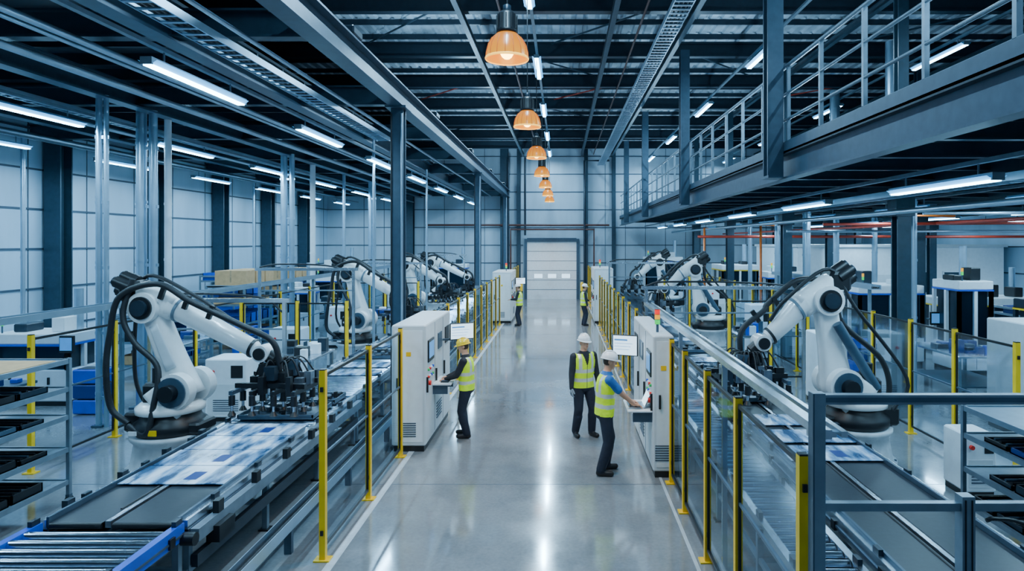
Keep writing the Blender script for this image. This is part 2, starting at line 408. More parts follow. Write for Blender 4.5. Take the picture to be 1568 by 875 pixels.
pm=b.mesh('pendant_lamp')
for k in range(7):
    y=8.0+4.72*k
    o=place(pm,'pendant_lamp',(-.67,y,5.8))
    L=bpy.data.lights.new('pendant_bulb','SPOT'); L.energy=440; L.color=(1.,.60,.30); L.shadow_soft_size=.1; L.spot_size=2.0; L.spot_blend=.7
    lo=bpy.data.objects.new('pendant_bulb',L); scene.collection.objects.link(lo); lo.parent=o; lo.location=(0,0,-.18)

# ------------------------------------------------------------------ right mezzanine
b=MB(); XM=3.4; YM=YB-.6
b.box(XM,XR-.05,1,YM,4.74,4.80,'deck')
b.ibeam((XM+.1,1,4.58),(XM+.1,YM,4.58),.42,.2,'steel_mid'); b.box(XM-.005,XM+.015,1,YM,4.79,4.93,'steel_mid')
for x in (6.6,10.5,14.5): b.ibeam((x,1,4.5),(x,YM,4.5),.36,.2,'steel_blue')
y=1.1
while y<YM-.2: b.ibeam((XM+.15,y,4.62),(XR-.1,y,4.62),.22,.12,'steel_blue',t=.02); y+=1.5
b.obj('mezzanine_platform')
b=MB(); y=1.2
while y<38.2:
    b.box(XM+.03,XM+.08,y-.025,y+.025,4.8,6.08,'steel_light')
    y+=1.25
for z,r in((6.1,.032),(5.68,.022),(5.28,.022)): b.cyl((XM+.05,1.,z),(XM+.05,38.2,z),r,'steel_light',seg=8)
b.box(XM+.03,XM+.05,1,38.2,4.8,4.95,'steel_light')
b.obj('mezzanine_railing')
b=MB(); y=2
while y<38: b.box(7.98,8.02,y-.02,y+.02,4.8,5.95,'steel_light'); y+=1.6
for z in (5.97,5.5): b.cyl((8,2,z),(8,38,z),.022,'steel_light',seg=6)
b.obj('mezzanine_railing')
b=MB(); b.ibeam((0,0,0),(0,0,3.9),.26,.26,'steel_blue',t=.035); b.box(-.18,.18,-.18,.18,3.9,4.32,'steel_blue'); b.box(-.13,.13,-.13,.13,0,.03,'steel_dark'); cm=b.mesh('mezzanine_column')
for y in (5.9,12.7,19.2,25.6,32.):
    for x in (6.6,10.5,14.5): place(cm,'mezzanine_column',(x,y,0))
b=MB(); b.ibeam((0,0,4.4),(0,0,ZR-.8),.24,.24,'steel_mid',t=.035); b.box(-.13,.10,-.18,.18,4.38,4.42,'steel_mid'); cm=b.mesh('mezzanine_post')
for y in (10.1,17.4,25.6,33.): place(cm,'mezzanine_post',(XM-.13,y,0))
b=MB(); b.ibeam((0,0,4.81),(0,0,ZR-.8),.2,.2,'steel_blue',t=.03); cm=b.mesh('upper_column')
for y in (12.7,19.2,25.6,32.):
    for x in (6.6,10.5): place(cm,'upper_column',(x,y,0))
for x,y,r in((7.2,19.2,.11),(7.2,21.8,.09),(7.3,13.6,.09),(7.5,26,.08),(9.5,22.6,.1),(11.5,24,.1)): riser(x,y,r,4.3)
for x,y in((7.6,14.3),(6.95,22.8),(5.9,27.)):
    b=MB(); b.tube([(0,0,0),(0,0,3.98),(1.0,0,3.98)],.045,'orange'); b.obj('sprinkler_pipe',(x,y,0))
b=MB(); b.cyl((6.2,15.5,3.82),(17,15.5,3.90),.035,'red_pipe',seg=8); b.cyl((6.2,18,3.7),(17,18,3.7),.035,'galv',seg=8); b.cyl((5,24,3.6),(17,24,3.6),.05,'red_pipe',seg=8); b.cyl((8.9,4,3.85),(8.9,36,3.85),.04,'red_pipe',seg=8); b.cyl((6.1,4,3.95),(6.1,36,3.95),.05,'galv',seg=8); b.cyl((6.2,11.2,3.9),(17,11.2,3.9),.03,'galv',seg=8)
b.obj('process_pipework')
for i,(x,y) in enumerate(((8.4,16.6),(9.2,22))):
    b=MB(); b.cyl((0,0,4.8),(0,0,8.5),.16,'galv',seg=16)
    for z in range(4): b.cyl((0,0,5.2+z*.9),(0,0,5.26+z*.9),.18,'galv',seg=16)
    b.obj('vertical_duct',(x,y,0))

# ------------------------------------------------------------------ fences
def fence(pts,posts,h=2.03,panels=True,name='safety_fence',mid=True):
    a=V((*pts[0],0)); e=V((*pts[1],0)); d=(e-a).normalized()
    b=MB()
    for t in posts:
        p=a+d*t
        b.obar(p,p+V((0,0,h)),.065,.065,'yellow',up=d); b.obar(p+V((0,0,.0)),p+V((0,0,.015)),.17,.13,'yellow',up=d)
        b.obar(p+V((0,0,h)),p+V((0,0,h+.012)),.06,.06,'black',up=d)
        for z in (.3,h-.2): b.obar(p+V((0,0,z))-d*.05,p+V((0,0,z))+d*.05,.03,.05,'black')
    for t0,t1 in zip(posts[:-1],posts[1:]):
        p=a+d*(t0+.05); q=a+d*(t1-.05)
        for z in (.14,h-.06): b.obar(p+V((0,0,z)),q+V((0,0,z)),.03,.035,'black')
        if mid: b.obar(p+V((0,0,1.12)),q+V((0,0,1.12)),.02,.025,'steel_mid')
        for r in (p,q): b.obar(r+V((0,0,.14)),r+V((0,0,h-.06)),.025,.025,'black',up=d)
        if panels:
            b.add([p+V((0,0,.15)),q+V((0,0,.15)),q+V((0,0,h-.07)),p+V((0,0,h-.07))],[(0,1,2,3)],'glass')
    b.obj(name,origin=tuple(a))
def rng(a,bb,s):
    n=max(1,round((bb-a)/s)); return [a+(bb-a)*i/n for i in range(n+1)]
fence(((-2.55,0),(-2.55,40)),[6.98,8.63,10.33])
fence(((-2.55,0),(-2.55,40)),rng(13.1,26.8,1.52))
fence(((-2.55,0),(-2.55,40)),rng(30.2,38.2,1.6))
fence(((1.55,0),(1.55,40)),[4.2,5.74,6.95,8.21,9.2])
fence(((1.55,0),(1.55,40)),rng(12.1,26.6,1.5))
fence(((1.55,0),(1.55,40)),rng(30.,38.,1.6))
fence(((-7.8,0),(-7.8,40)),[9.6,11.4,13.9,16,18.1,20.2,22.3,24.4,26.5,28.6,30.7,32.8])
fence(((6.2,0),(6.2,40)),[8.9,10.3,11.6,13.0,15.2,17.2,19.2,21.2,23.4,25.6,27.8,30,32])
fence(((-7.75,15.2),(-4.95,15.2)),[.3,1.6,2.75]); fence(((-7.75,22.8),(-4.95,22.8)),[.3,1.6,2.75])
fence(((4.05,15.8),(6.15,15.8)),[0,1.,1.9]); fence(((4.05,25.8),(6.15,25.8)),[0,1.,1.9])
b=MB()
b.box(1.66,1.74,4.2,13.2,2.13,2.19,'alu'); b.box(1.80,1.84,4.2,13.2,2.14,2.18,'alu'); 
for y in (4.4,6.8,9.3,11.2,13.1): b.box(1.66,1.84,y-.03,y+.03,2.09,2.13,'alu'); b.box(1.67,1.72,y-.025,y+.025,0,2.1,'alu')
b.obj('guard_rail_profile')
b=MB(); y=4.08
def prof(p0,p1,w=.06): b.obar(p0,p1,w,w,'steel_light'); 
prof((1.60,y,0),(1.60,y,2.46),.07); b.box(1.555,1.565,y-.04,y+.04,0,2.46,'steel_mid')
prof((1.57,y,2.42),(4.6,y,2.42),.06); prof((1.64,y,1.75),(4.6,y,1.75),.05); prof((2.52,y,0),(2.52,y,1.82),.08); prof((4.5,y,0),(4.5,y,2.4),.07); prof((1.64,y,.2),(4.5,y,.2),.055)
b.box(1.64,4.45,y-.032,y-.030,2.405,2.435,'steel_mid'); b.box(1.62,1.64,y-.01,y+.01,2.2,2.39,'black')
b.tube(catmull([(2.62,y-.05,1.68),(2.68,y-.05,1.69),(2.9,y-.05,1.64),(3.6,y-.05,1.3),(4.4,y-.05,.9)]),.014,'black')
for x in (2.5,2.54): b.box(x-.004,x+.004,y-.045,y-.04,0,1.8,'black')
b.obj('aluminium_guard_frame')

# ------------------------------------------------------------------ conveyors
def conveyor(x0,x1,y0,y1,secs,z=.8,edge='alu',leg=1.7,low=True,pitch=.115,rr=.038):
    b=MB()
    for sx in (x0,x1):
        b.box(sx-.035,sx+.035,y0,y1,z-.13,z+.02,edge); b.box(sx-.045,sx+.045,y0,y1,z-.085,z-.065,'steel_mid')
        y=y0+.4
        while y<y1-.2: b.box(sx-.055,sx+.055,y-.04,y+.04,z-.12,z-.03,'black'); b.box(sx-.02,sx+.02,y+.1,y+.2,z+.02,z+.07,'steel_dark'); y+=.93
    n=max(1,round((y1-y0)/leg))
    for i in range(n+1):
        y=y0+.06+(y1-y0-.12)*i/n
        for sx in (x0,x1): b.box(sx-.03,sx+.03,y-.03,y+.03,0,z-.13,'steel_light'); b.box(sx-.06,sx+.06,y-.06,y+.06,0,.02,'black')
        b.box(x0,x1,y-.025,y+.025,.3,.35,'steel_light'); b.box(x0,x1,y-.02,y+.02,z-.16,z-.12,'steel_light')
    if low:
        for sx in (x0,x1): b.box(sx-.02,sx+.02,y0,y1,.3,.35,'steel_light')
    for kind,a,c in secs:
        if kind=='roller':
            y=a+.07
            while y<c-.05: b.cyl((x0+.04,y,z-.03),(x1-.04,y,z-.03),rr,'roller',seg=12); y+=pitch
            b.box(x0+.04,x1-.04,a,c,z-.16,z-.14,'black')
        elif kind=='belt':
            w=(x1-x0)
            for f0,f1 in((.05,.42),(.50,.95)):
                b.box(x0+w*f0,x0+w*f1,a,c,z-.06,z,'belt')
                for yy in (a,c): b.cyl((x0+w*f0,yy,z-.03),(x0+w*f1,yy,z-.03),.03,'black')
            b.box(x0+w*.44,x0+w*.48,a,c,z-.05,z+.012,'alu'); b.box(x0+w*.03,x0+w*.97,a,c,z-.2,z-.1,'steel_dark')
            b.cyl((x0+w*.40,a+.3,z+.0),(x0+w*.40,c-.3,z+.0),.012,'black'); b.box(x0+w*.955,x0+w*.975,a,c,z-.05,z+.05,'steel_mid'); b.box(x0+w*.02,x0+w*.04,a,c,z-.05,z+.05,'steel_mid')
    return b
b=conveyor(-4.8,-3.5,2.6,6.0,[('roller',2.6,6.0)],edge='blue',pitch=.165,rr=.05); b.obj('roller_conveyor',origin=(-4.15,4,0))
b=conveyor(-4.8,-3.5,6.05,11.0,[('belt',6.05,9.0),('roller',9.1,11.)]); b.box(-3.44,-3.36,6.05,11,.62,.74,'steel_light')
b.cyl((-3.7,5.98,.68),(-3.35,5.98,.68),.06,'black'); b.box(-3.43,-3.3,6.3,6.6,.5,.66,'black'); b.box(-3.46,-3.40,6.1,10.9,.36,.48,'steel_dark')
for k in range(6): b.box(-3.42,-3.36,6.4+k*.8,6.5+k*.8,.74,.86,'black'); b.box(-4.9,-4.84,6.4+k*.8,6.5+k*.8,.74,.86,'steel_dark')
b.obj('belt_conveyor',origin=(-4.15,8,0))
b=conveyor(-4.8,-3.5,11.05,34.,[('roller',11.05,34.)],pitch=.15,rr=.045); b.obj('roller_conveyor',origin=(-4.15,20,0))
b=MB(); b.box(-3.04,-2.92,3,26.5,.28,.30,'steel_mid'); b.box(-3.045,-3.035,3,26.5,.28,.40,'galv'); b.box(-2.925,-2.915,3,26.5,.28,.40,'galv')
for k in range(2): b.cyl((-3.0+k*.05,3,.33),(-3.0+k*.05,26.5,.33),.02,'rubber',seg=6)
for k in range(12): b.box(-3.02,-2.94,3.1+k*2,3.16+k*2,0,.28,'steel_mid')
b.obj('cable_tray')
def sheets(x0,x1,ys,z,name='printed_panel',l=.56):
    b=MB(); random.seed(int(z*1000)+len(ys))
    for y in ys:
        j=random.uniform(-.02,.03)
        b.rbox(x0+j,x1+j,y,y+l,z+.002,z+.014,'printed_sheet',r=.006)
        if random.random()<.5: b.box(x0+.62,x0+.76,y+.12,y+.36,z+.014,z+.016,'blue_dark')
    b.obj(name)
sheets(-4.72,-3.58,[6.95,7.53,8.11,8.7],.812); sheets(-4.7,-3.6,[12.6,13.4,16,19.],.822)
def parts(x0,x1,y0,y1,z,seed):
    random.seed(seed); b=MB(); b.rbox(x0,x1,y0,y1,z,z+.03,'steel_mid',r=.01)
    for q in (x0,x1-.02): b.box(q,q+.02,y0,y1,z+.03,z+.07,'steel_mid')
    for q in (y0,y1-.02): b.box(x0,x1,q,q+.02,z+.03,z+.07,'steel_mid')
    for k in range(22):
        a=random.uniform(x0+.1,x1-.1); c=random.uniform(y0+.08,y1-.08); m=random.choice(['part_metal','black','part_metal','steel_light','steel_dark'])
        if k%3: b.cyl((a,c,z+.03),(a,c,z+random.uniform(.07,.13)),random.uniform(.02,.05),m,seg=10)
        else: s=random.uniform(.03,.07); b.rbox(a-s,a+s,c-s,c+s,z+.03,z+random.uniform(.07,.12),m,r=.008)
    b.obj('parts_tray',origin=((x0+x1)/2,(y0+y1)/2,z))
parts(-4.7,-3.6,9.45,10.25,.823,1); parts(-4.7,-3.6,10.35,10.9,.823,2); parts(-4.7,-3.6,14.4,15.3,.823,3); parts(-4.7,-3.6,17.8,18.7,.823,7)
parts(2.7,3.78,10.5,11.3,.823,4); parts(2.7,3.78,12.5,13.3,.823,5); parts(2.7,3.78,15.2,16.,.823,6)
b=conveyor(1.92,2.45,3.,26,[('roller',3.,26)],z=.72,pitch=.15,rr=.045); b.obj('roller_conveyor',origin=(2.2,10,0))
b=conveyor(2.62,3.85,3.,12.,[('belt',3.,11.95)]); b.obj('belt_conveyor',origin=(3.2,8,0))
b=conveyor(2.62,3.85,12.1,34.,[('roller',12.1,34.)],pitch=.15,rr=.045); b.obj('roller_conveyor',origin=(3.2,20,0))
sheets(2.68,3.78,[7.7,8.4,9.2],.812); sheets(2.68,3.78,[14,17,20],.822)

# ------------------------------------------------------------------ robots
def robot(E=(-.3,2.42),W=(1.46,1.74),S=(.25,1.2),tool=True,tw=1.05):
    b=MB(); Sx,Sz=S; Ex,Ez=E; Wx,Wz=W
    b.lathe([(.0,0),(.60,0),(.60,.05),(.54,.08),(.48,.42),(.54,.48),(.54,.54),(.0,.54)],'pedestal',seg=28)
    for k in range(8):
        a=k*math.pi/4+.2; b.cyl((.57*math.cos(a),.57*math.sin(a),.04),(.57*math.cos(a),.57*math.sin(a),.08),.02,'steel_mid',seg=6)
    b.lathe([(.0,.54),(.46,.54),(.5,.58),(.5,.70),(.42,.76),(.40,.84)],'black',seg=28)
    b.rbox(-.62,-.3,-.2,.2,.56,.84,'black',r=.03); b.rbox(.2,.58,-.24,.24,.56,.72,'black',r=.03)
    b.box(.0,.12,-.506,-.49,.60,.68,'yellow'); b.box(-.3,-.18,-.506,-.49,.60,.66,'white')
    b.lathe([(.40,.84),(.47,.86),(.47,.94),(.40,1.0),(.0,1.0)],'white_robot',seg=28)
    for sy in (-1,1):
        b.limb((0,sy*.25,.92),(Sx,sy*.25,Sz),.66,.50,.14,.14,'white_robot')
        b.cyl((Sx,sy*.17,Sz),(Sx,sy*.34,Sz),.265,'white_robot',seg=28)
        b.cyl((Sx,sy*.34,Sz),(Sx,sy*.37,Sz),.18,'black',seg=24); b.cyl((Sx,sy*.37,Sz),(Sx,sy*.50,Sz),.12,'black',seg=16); b.cyl((Sx,sy*.36,Sz),(Sx,sy*.38,Sz),.22,'steel_mid',seg=24)
    b.rbox(-.36,.02,-.17,.17,.95,1.28,'black',r=.04)
    b.cyl((-.18,.0,1.2),(-.18,.0,1.5),.1,'black',seg=14)
    b.limb((Sx,0,Sz-.14),(Ex,0,Ez+.02),.54,.34,.32,.28,'white_robot',bulge=.14,n=10)
    p=V((Sx,0,Sz)).lerp(V((Ex,0,Ez)),.25); q=V((Sx,0,Sz)).lerp(V((Ex,0,Ez)),.78)
    b.limb(p+V((0,-.165,0)),q+V((0,-.15,0)),.18,.13,.02,.02,'panel_grey')
    b.cyl(V((-.22,.24,1.15)),V((Ex-.1,.24,Ez-.35)),.075,'steel_mid',seg=14)
    b.cyl((Ex,-.24,Ez),(Ex,.24,Ez),.23,'white_robot',seg=24)
    for sy in(-1,1): b.cyl((Ex,sy*.24,Ez),(Ex,sy*.27,Ez),.17,'black',seg=24); b.cyl((Ex,sy*.27,Ez),(Ex,sy*.32,Ez),.12,'steel_dark',seg=16)
    f=(V((Wx,0,Wz))-V((Ex,0,Ez))).normalized(); up=V((-f.z,0,f.x))
    if up.z<0: up=-up
    e0=V((Ex,0,Ez))+up*.12
    b.limb(e0-f*.30,e0+f*.38,.40,.38,.38,.34,'white_robot')
    b.rbox(*(lambda c:(c.x-.17,c.x+.17,-.19,.19,c.z-.15,c.z+.17))(e0-f*.32),'black',r=.05)
    for yy,uu in((-.13,.07),(.13,.07),(0,-.08),(0,.15)):
        c=e0-f*.34+V((0,yy,0))+up*uu; b.cyl(c,c-f*.24,.09,'black',seg=14); b.cyl(c-f*.24,c-f*.28,.065,'steel_dark',seg=12)
    w=V((Wx,0,Wz))
    b.tube([e0+f*.3,e0+f*.45,w.lerp(e0,.35),w-f*.18,w-f*.12],[.195,.175,.145,.13,.10],'white_robot',seg=20)
    b.cyl(e0+f*.42,e0+f*.46,.195,'steel_light',seg=20); b.cyl(w-f*.2,w-f*.16,.145,'black',seg=20)
    b.cyl(w+V((0,-.14,0)),w+V((0,.14,0)),.125,'white_robot',seg=20)
    for sy in(-1,1): b.cyl(w+V((0,sy*.14,0)),w+V((0,sy*.17,0)),.09,'black',seg=16)
    b.cyl(w,w+f*.18+V((0,0,-.04)),.10,'black',seg=16)
    t=w+f*.18+V((0,0,-.06)); b.cyl(t,t+V((0,0,-.16)),.10,'black',seg=16); b.cyl(t+V((0,0,-.16)),t+V((0,0,-.19)),.14,'alu',seg=16)
    y=-.30
    b.tube(catmull([(-.45,y,.72),(-.72,y,.95),(-.60+min(0,Ex*.6),y-.02,1.5),(Ex-.44,y,Ez-.4),(Ex-.28,y,Ez+.18),e0+f*.1+up*.30+V((0,y*.7,0)),e0+f*.7+up*.25+V((0,y*.8,0)),w-f*.35+up*.32+V((0,y*.7,0)),w+up*.2+V((.14,y*.5,0)),t+V((.14,-.1,-.1))],8),.045,'rubber',seg=10)
    b.tube(catmull([(-.40,-.36,.70),(-.05,-.48,.62),(.02,-.42,1.0),V((Sx-.25,-.3,Sz+.35)),V((Ex-.06,-.3,Ez-.5)),V((Ex-.25,-.28,Ez-.1)),e0-f*.3+up*.22+V((0,-.2,0))],8),.042,'rubber',seg=10)
    b.tube(catmull([(-.5,.2,.8),(-.72,.2,1.3),(Ex-.40,.2,Ez-.1),e0-f*.3+up*.26+V((0,.1,0)),e0+f*.5+up*.25+V((0,.1,0)),w-f*.3+up*.2]),.03,'rubber',seg=8)
    for g in (.2,.6,1.0): b.obar(e0+f*g+V((0,-.2,0))+up*.1,e0+f*g+V((0,-.2,0))+up*.31,.05,.07,'black')
    if tool:
        c=t+V((0.05,0,-.22)); b.cbox(c,(.34,.30,.14),'black')
        b.cbox(c+V((0,-.2,.08)),(.16,.14,.2),'steel_dark'); b.cbox(c+V((.14,.18,.1)),(.14,.12,.24),'steel_mid'); b.cbox(c+V((-.16,-.1,.12)),(.12,.12,.16),'black')
        for yy in (-.22,.22): b.cbox(c+V((0,yy,-.10)),(tw,.07,.07),'black')
        for xx in (-.46,-.16,.16,.46): b.cbox(c+V((xx,0,-.16)),(.055,.95,.055),'steel_mid' if xx<-.3 else 'black')
        zc=c.z
        for xx in (-.46,-.16,.16,.46):
            for yy in (-.44,-.15,.15,.44):
                b.cyl((c.x+xx,yy,zc-.12),(c.x+xx,yy,zc-.42),.02,'alu',seg=8); b.cyl((c.x+xx,yy,zc-.2),(c.x+xx,yy,zc-.34),.045,'black',seg=8)
                b.cyl((c.x+xx,yy,zc-.42),(c.x+xx,yy,zc-.48),.025,'black',.06,seg=10)
        random.seed(3)
        for k in range(18):
            xx=random.uniform(-.45,.45);yy=random.uniform(-.42,.38); b.cbox((c.x+xx,yy,zc-.08),(random.uniform(.06,.14),random.uniform(.06,.14),random.uniform(.1,.28)),random.choice(['black','steel_light','steel_dark','black','part_metal']))
            b.tube(catmull([(c.x+xx,yy,zc),(c.x+xx*.6,yy*.6,zc+.26),(c.x,yy*.2,zc+.12)],5),.013,'rubber',seg=6)
    return b
rA=robot().mesh('industrial_robot_arm')
rB=robot(E=(.50,2.50),W=(1.5,1.84),S=(.28,1.2)).mesh('industrial_robot_arm')
rC=robot(E=(-.15,2.5),W=(1.3,1.90),S=(.25,1.2)).mesh('industrial_robot_arm')
place(rA,'industrial_robot_arm',(-5.92,9.9,0),math.radians(-4))
place(rC,'industrial_robot_arm',(-5.9,18.7,0),math.radians(-10))
place(rC,'industrial_robot_arm',(-5.9,25.6,0),math.radians(-14))
place(rA,'industrial_robot_arm',(-5.9,31.2,0),math.radians(-8))
place(rB,'industrial_robot_arm',(4.60,10.25,0),math.radians(183))
place(rB,'industrial_robot_arm',(4.9,21.6,0),math.radians(176))
place(rB,'industrial_robot_arm',(4.9,29.5,0),math.radians(180))

# ------------------------------------------------------------------ cabinets
def cabinet(s,L=2.3,D=.5,H=2.05):
    b=MB(); xa,xb=(0,-s*D); x0,x1=min(xa,xb),max(xa,xb)
    b.box(x0+.03,x1-.03,.03,L-.03,0,.1,'black'); b.rbox(x0,x1,0,L,.1,H,'panel_grey',r=.018)
    fx=lambda a,c:(min(a*s,c*s),max(a*s,c*s))
    n=3
    for k in range(1,n): q=fx(-.002,.003); b.box(*q,L*k/n-.006,L*k/n+.006,.14,H-.04,'seam')
    for k in range(n):
        q=fx(0,.03); b.box(*q,L*k/n+.06,L*k/n+.085,.95,1.2,'black')
    q=fx(0,.02); b.box(*q,.16,.62,1.42,1.78,'black'); q=fx(.02,.024); b.box(*q,.2,.58,1.48,1.74,'screen_line')
    for r in range(2):
        for k in range(4):
            b.cyl((0,.18+k*.12,1.3-r*.12),(s*.03,.18+k*.12,1.3-r*.12),.022,['green','red','white','blue'][(k+r)%4],seg=10)
    b.cyl((0,.2,1.08),(s*.05,.2,1.08),.04,'red',seg=12)
    q=fx(0,.015); b.box(*q,L*.75,L*.92,1.5,1.8,'black'); b.box(*q,L*.45,L*.6,1.5,1.78,'steel_mid')
    for k in range(6): q=fx(0,.01); b.box(*q,L*.4,L*.6,.3+k*.05,.32+k*.05,'seam')
    cx=(x0+x1)/2
    b.box(x0+.05,x1-.05,-.006,0,.16,H-.08,'white')
    for k in range(7): b.box(cx-.12,cx+.12,-.012,-.004,.25+k*.035,.265+k*.035,'seam')
    b.box(x0+.08,x0+.11,-.03,0,1.0,1.2,'black'); b.box(cx-.04,cx+.04,-.01,0,1.55,1.62,'yellow')
    return b
def monitor(b,c,yaw,w=.44,h=.28):
    o=b.M; b.M=Matrix.Translation(c)@Matrix.Rotation(yaw,4,'Z')
    b.rbox(-w/2,w/2,-.0,.04,-h/2,h/2,'black',r=.01); b.box(-w/2+.015,w/2-.015,-.004,0,-h/2+.015,h/2-.015,'screen')
    b.box(-w*.42,w*.1,-.006,-.004,h*.22,h*.30,'screen_line'); 
    for k in range(3): b.box(-w*.42,w*.3-.03*k,-.006,-.004,h*.08-.05*k,h*.1-.05*k,'screen_line')
    b.box(-.05,.05,.04,.08,-.05,.05,'black'); b.M=o
def stack(b,x,y,z):
    b.cyl((x,y,z),(x,y,z+.12),.02,'steel_mid'); 
    for k,m in enumerate(('green_lit','amber_lit','red_lit')): b.cyl((x,y,z+.12+k*.075),(x,y,z+.19+k*.075),.04,m); b.cyl((x,y,z+.19+k*.075),(x,y,z+.195+k*.075),.042,'black')
b=cabinet(1,L=2.3,D=.55)
b.rbox(0,.32,.55,1.25,.955,.985,'panel_grey',r=.01); b.rbox(.12,.26,.65,1.1,.985,1.005,'black',r=.006)
for k in range(9): b.box(.13,.25,.665+k*.047,.70+k*.047,1.005,1.012,'steel_mid')
b.box(0,.25,.6,.63,.8,.955,'steel_mid'); b.box(0,.25,1.17,1.2,.8,.955,'steel_mid')
b.tube([(0,1.5,1.6),(.2,1.5,1.6),(.33,1.45,1.75)],.022,'steel_mid'); monitor(b,(.38,1.38,1.77),math.radians(28),.46,.30)
b.obj('control_cabinet',(-2.2,10.56,0))
b=cabinet(-1,L=2.5,D=.3)
b.rbox(-.36,0,.05,.75,.93,.955,'white',r=.01); b.box(-.28,0,.1,.13,.78,.93,'steel_mid'); b.box(-.28,0,.68,.71,.78,.93,'steel_mid')
b.rbox(-.33,-.10,.18,.54,.957,.975,'alu',r=.005); 
for k in range(8): b.box(-.31,-.16,.20+k*.04,.23+k*.04,.975,.979,'black')
M0=b.M; b.M=Matrix.Translation((-.10,.36,.97))@Matrix.Rotation(math.radians(25),4,'Y'); b.box(-.008,.008,-.18,.18,0,.23,'alu'); b.box(-.012,-.008,-.165,.165,.015,.215,'screen'); b.M=M0
b.tube([(0,1.9,1.5),(-.15,1.85,1.5),(-.22,1.75,1.62)],.022,'steel_mid'); monitor(b,(-.25,1.6,1.66),math.radians(-22),.44,.35)
stack(b,.12,.4,2.05)
b.obj('control_cabinet',(1.315,9.39,0))
b=cabinet(1,L=2.6,D=.8,H=2.15); monitor(b,(.3,1.3,1.7),math.radians(20)); stack(b,-.3,1,2.15); b.obj('control_cabinet',(-2.1,27.3,0))
b=cabinet(-1,L=2.6,D=.8,H=2.3); stack(b,.3,1,2.3); b.obj('control_cabinet',(1.35,27.2,0))

def ctl(x,y,w,d,h,name='robot_controller',m='white'):
    b=MB(); b.box(-w/2+.02,w/2-.02,-d/2+.02,d/2-.02,0,.08,'black'); b.rbox(-w/2,w/2,-d/2,d/2,.08,h,m,r=.02)
    b.box(-w/2+.05,w/2-.05,-d/2-.006,-d/2,.14,h*.6,'panel_grey')
    for k in range(6): b.box(-w*.3,w*.3,-d/2-.012,-d/2-.006,.2+k*.04,.215+k*.04,'seam')
    b.box(w*.12,w*.4,-d/2-.01,-d/2,h*.7,h*.9,'black'); b.cyl((-w*.3,-d/2,h*.8),(-w*.3,-d/2-.04,h*.8),.03,'red',seg=10); b.box(w/2,w/2+.02,-.1,.1,h*.5,h*.7,'steel_mid')
    b.obj(name,(x,y,0))
def machine(x,y,w,d,h,m='white',seed=0):
    """enclosed processing machine: base, window bays, hinged doors, roof plant and HMI"""
    random.seed(seed); b=MB(); hb=.75
    b.box(-w/2+.04,w/2-.04,-d/2+.04,d/2-.04,0,.1,'black'); b.rbox(-w/2,w/2,-d/2,d/2,.1,hb,m,r=.02)
    b.rbox(-w/2,w/2,-d/2,d/2,h-.22,h,m,r=.02); b.box(-w/2+.1,w/2-.1,-d/2+.1,d/2-.1,hb,h-.22,'steel_dark')
    n=max(2,int(w/.7))
    for k in range(n+1):
        xx=-w/2+.04+(w-.08)*k/n; b.box(xx-.04,xx+.04,-d/2,-d/2+.08,hb,h-.22,m)
    for k in range(3): yy=-d/2+.04+(d-.08)*k/2; b.box(-w/2,-w/2+.08,yy-.04,yy+.04,hb,h-.22,m); b.box(w/2-.08,w/2,yy-.04,yy+.04,hb,h-.22,m)
    b.box(-w/2+.06,w/2-.06,-d/2+.03,-d/2+.035,hb,h-.22,'glass')
    b.box(-w/2-.005,w/2+.005,-d/2-.005,d/2+.005,h-.26,h-.22,'yellow' if seed%2 else 'blue')
    for k in range(n):
        xx=-w/2+w*(k+.5)/n; b.box(xx-.02,xx+.02,-d/2-.03,-d/2,.45,.6,'black'); b.box(xx-w/n/2+.01,xx-w/n/2+.02,-d/2-.004,-d/2,.14,hb-.03,'seam')
        b.rbox(xx-.15,xx+.12,-.25,.25,h,h+random.uniform(.1,.4),random.choice(['steel_dark','panel_grey','black']),r=.02)
    b.cyl((w/2-.3,.2,h),(w/2-.3,.2,h+.9),.09,'galv'); b.tube([(w/2,-d/2-.1,1.3),(w/2+.15,-d/2-.2,1.3)],.02,'steel_mid')
    b.rbox(w/2+.02,w/2+.3,-d/2-.28,-d/2-.2,1.15,1.5,'black',r=.01); b.box(w/2+.04,w/2+.28,-d/2-.285,-d/2-.28,1.2,1.46,'screen_line')
    b.cyl((-w/2+.15,-d/2+.1,h),(-w/2+.15,-d/2+.1,h+.15),.015,'steel_mid'); b.cyl((-w/2+.15,-d/2+.1,h+.15),(-w/2+.15,-d/2+.1,h+.24),.03,'green_lit'); b.cyl((-w/2+.15,-d/2+.1,h+.24),(-w/2+.15,-d/2+.1,h+.33),.03,'amber_lit')
    b.obj('machine_enclosure',(x,y,0))
ctl(-6.35,12.7,.8,.7,1.18); ctl(-7.2,21.3,.7,.6,1.3); ctl(-7.0,16.8,.8,.6,1.2); ctl(-7.1,28,.7,.6,1.5)
ctl(5.6,13.9,.6,.6,1.5); ctl(5.55,8.9,.42,.5,.85); ctl(5.7,19,.6,.6,1.6); ctl(5.7,24.2,.6,.6,1.9)
ctl(8.7,11.6,1.6,1.1,2.0,'switchgear_cabinet','panel_grey')
machine(12,14.3,3.0,1.8,2.1,'steel_dark',1); machine(9.1,18.7,1.8,1.4,2.2,'white',2); machine(7.8,29.5,1.6,2,2.4,'white',3); machine(13,20.4,3.0,1.4,1.7,'panel_grey',5); machine(10.6,17.3,.9,1.2,2.4,'white',14); machine(8.3,24.6,1.4,1.2,2.3,'white',16); machine(15.8,17,2,1.6,2.5,'white',18)
machine(-11,14,1.6,1.,1.5,'panel_grey',4); machine(-10.6,31,1.8,1.3,1.8,'white',6); machine(-9.9,25,.9,1.,1.7,'panel_grey',8); machine(-12,35,2,1.2,2.2,'white',9)
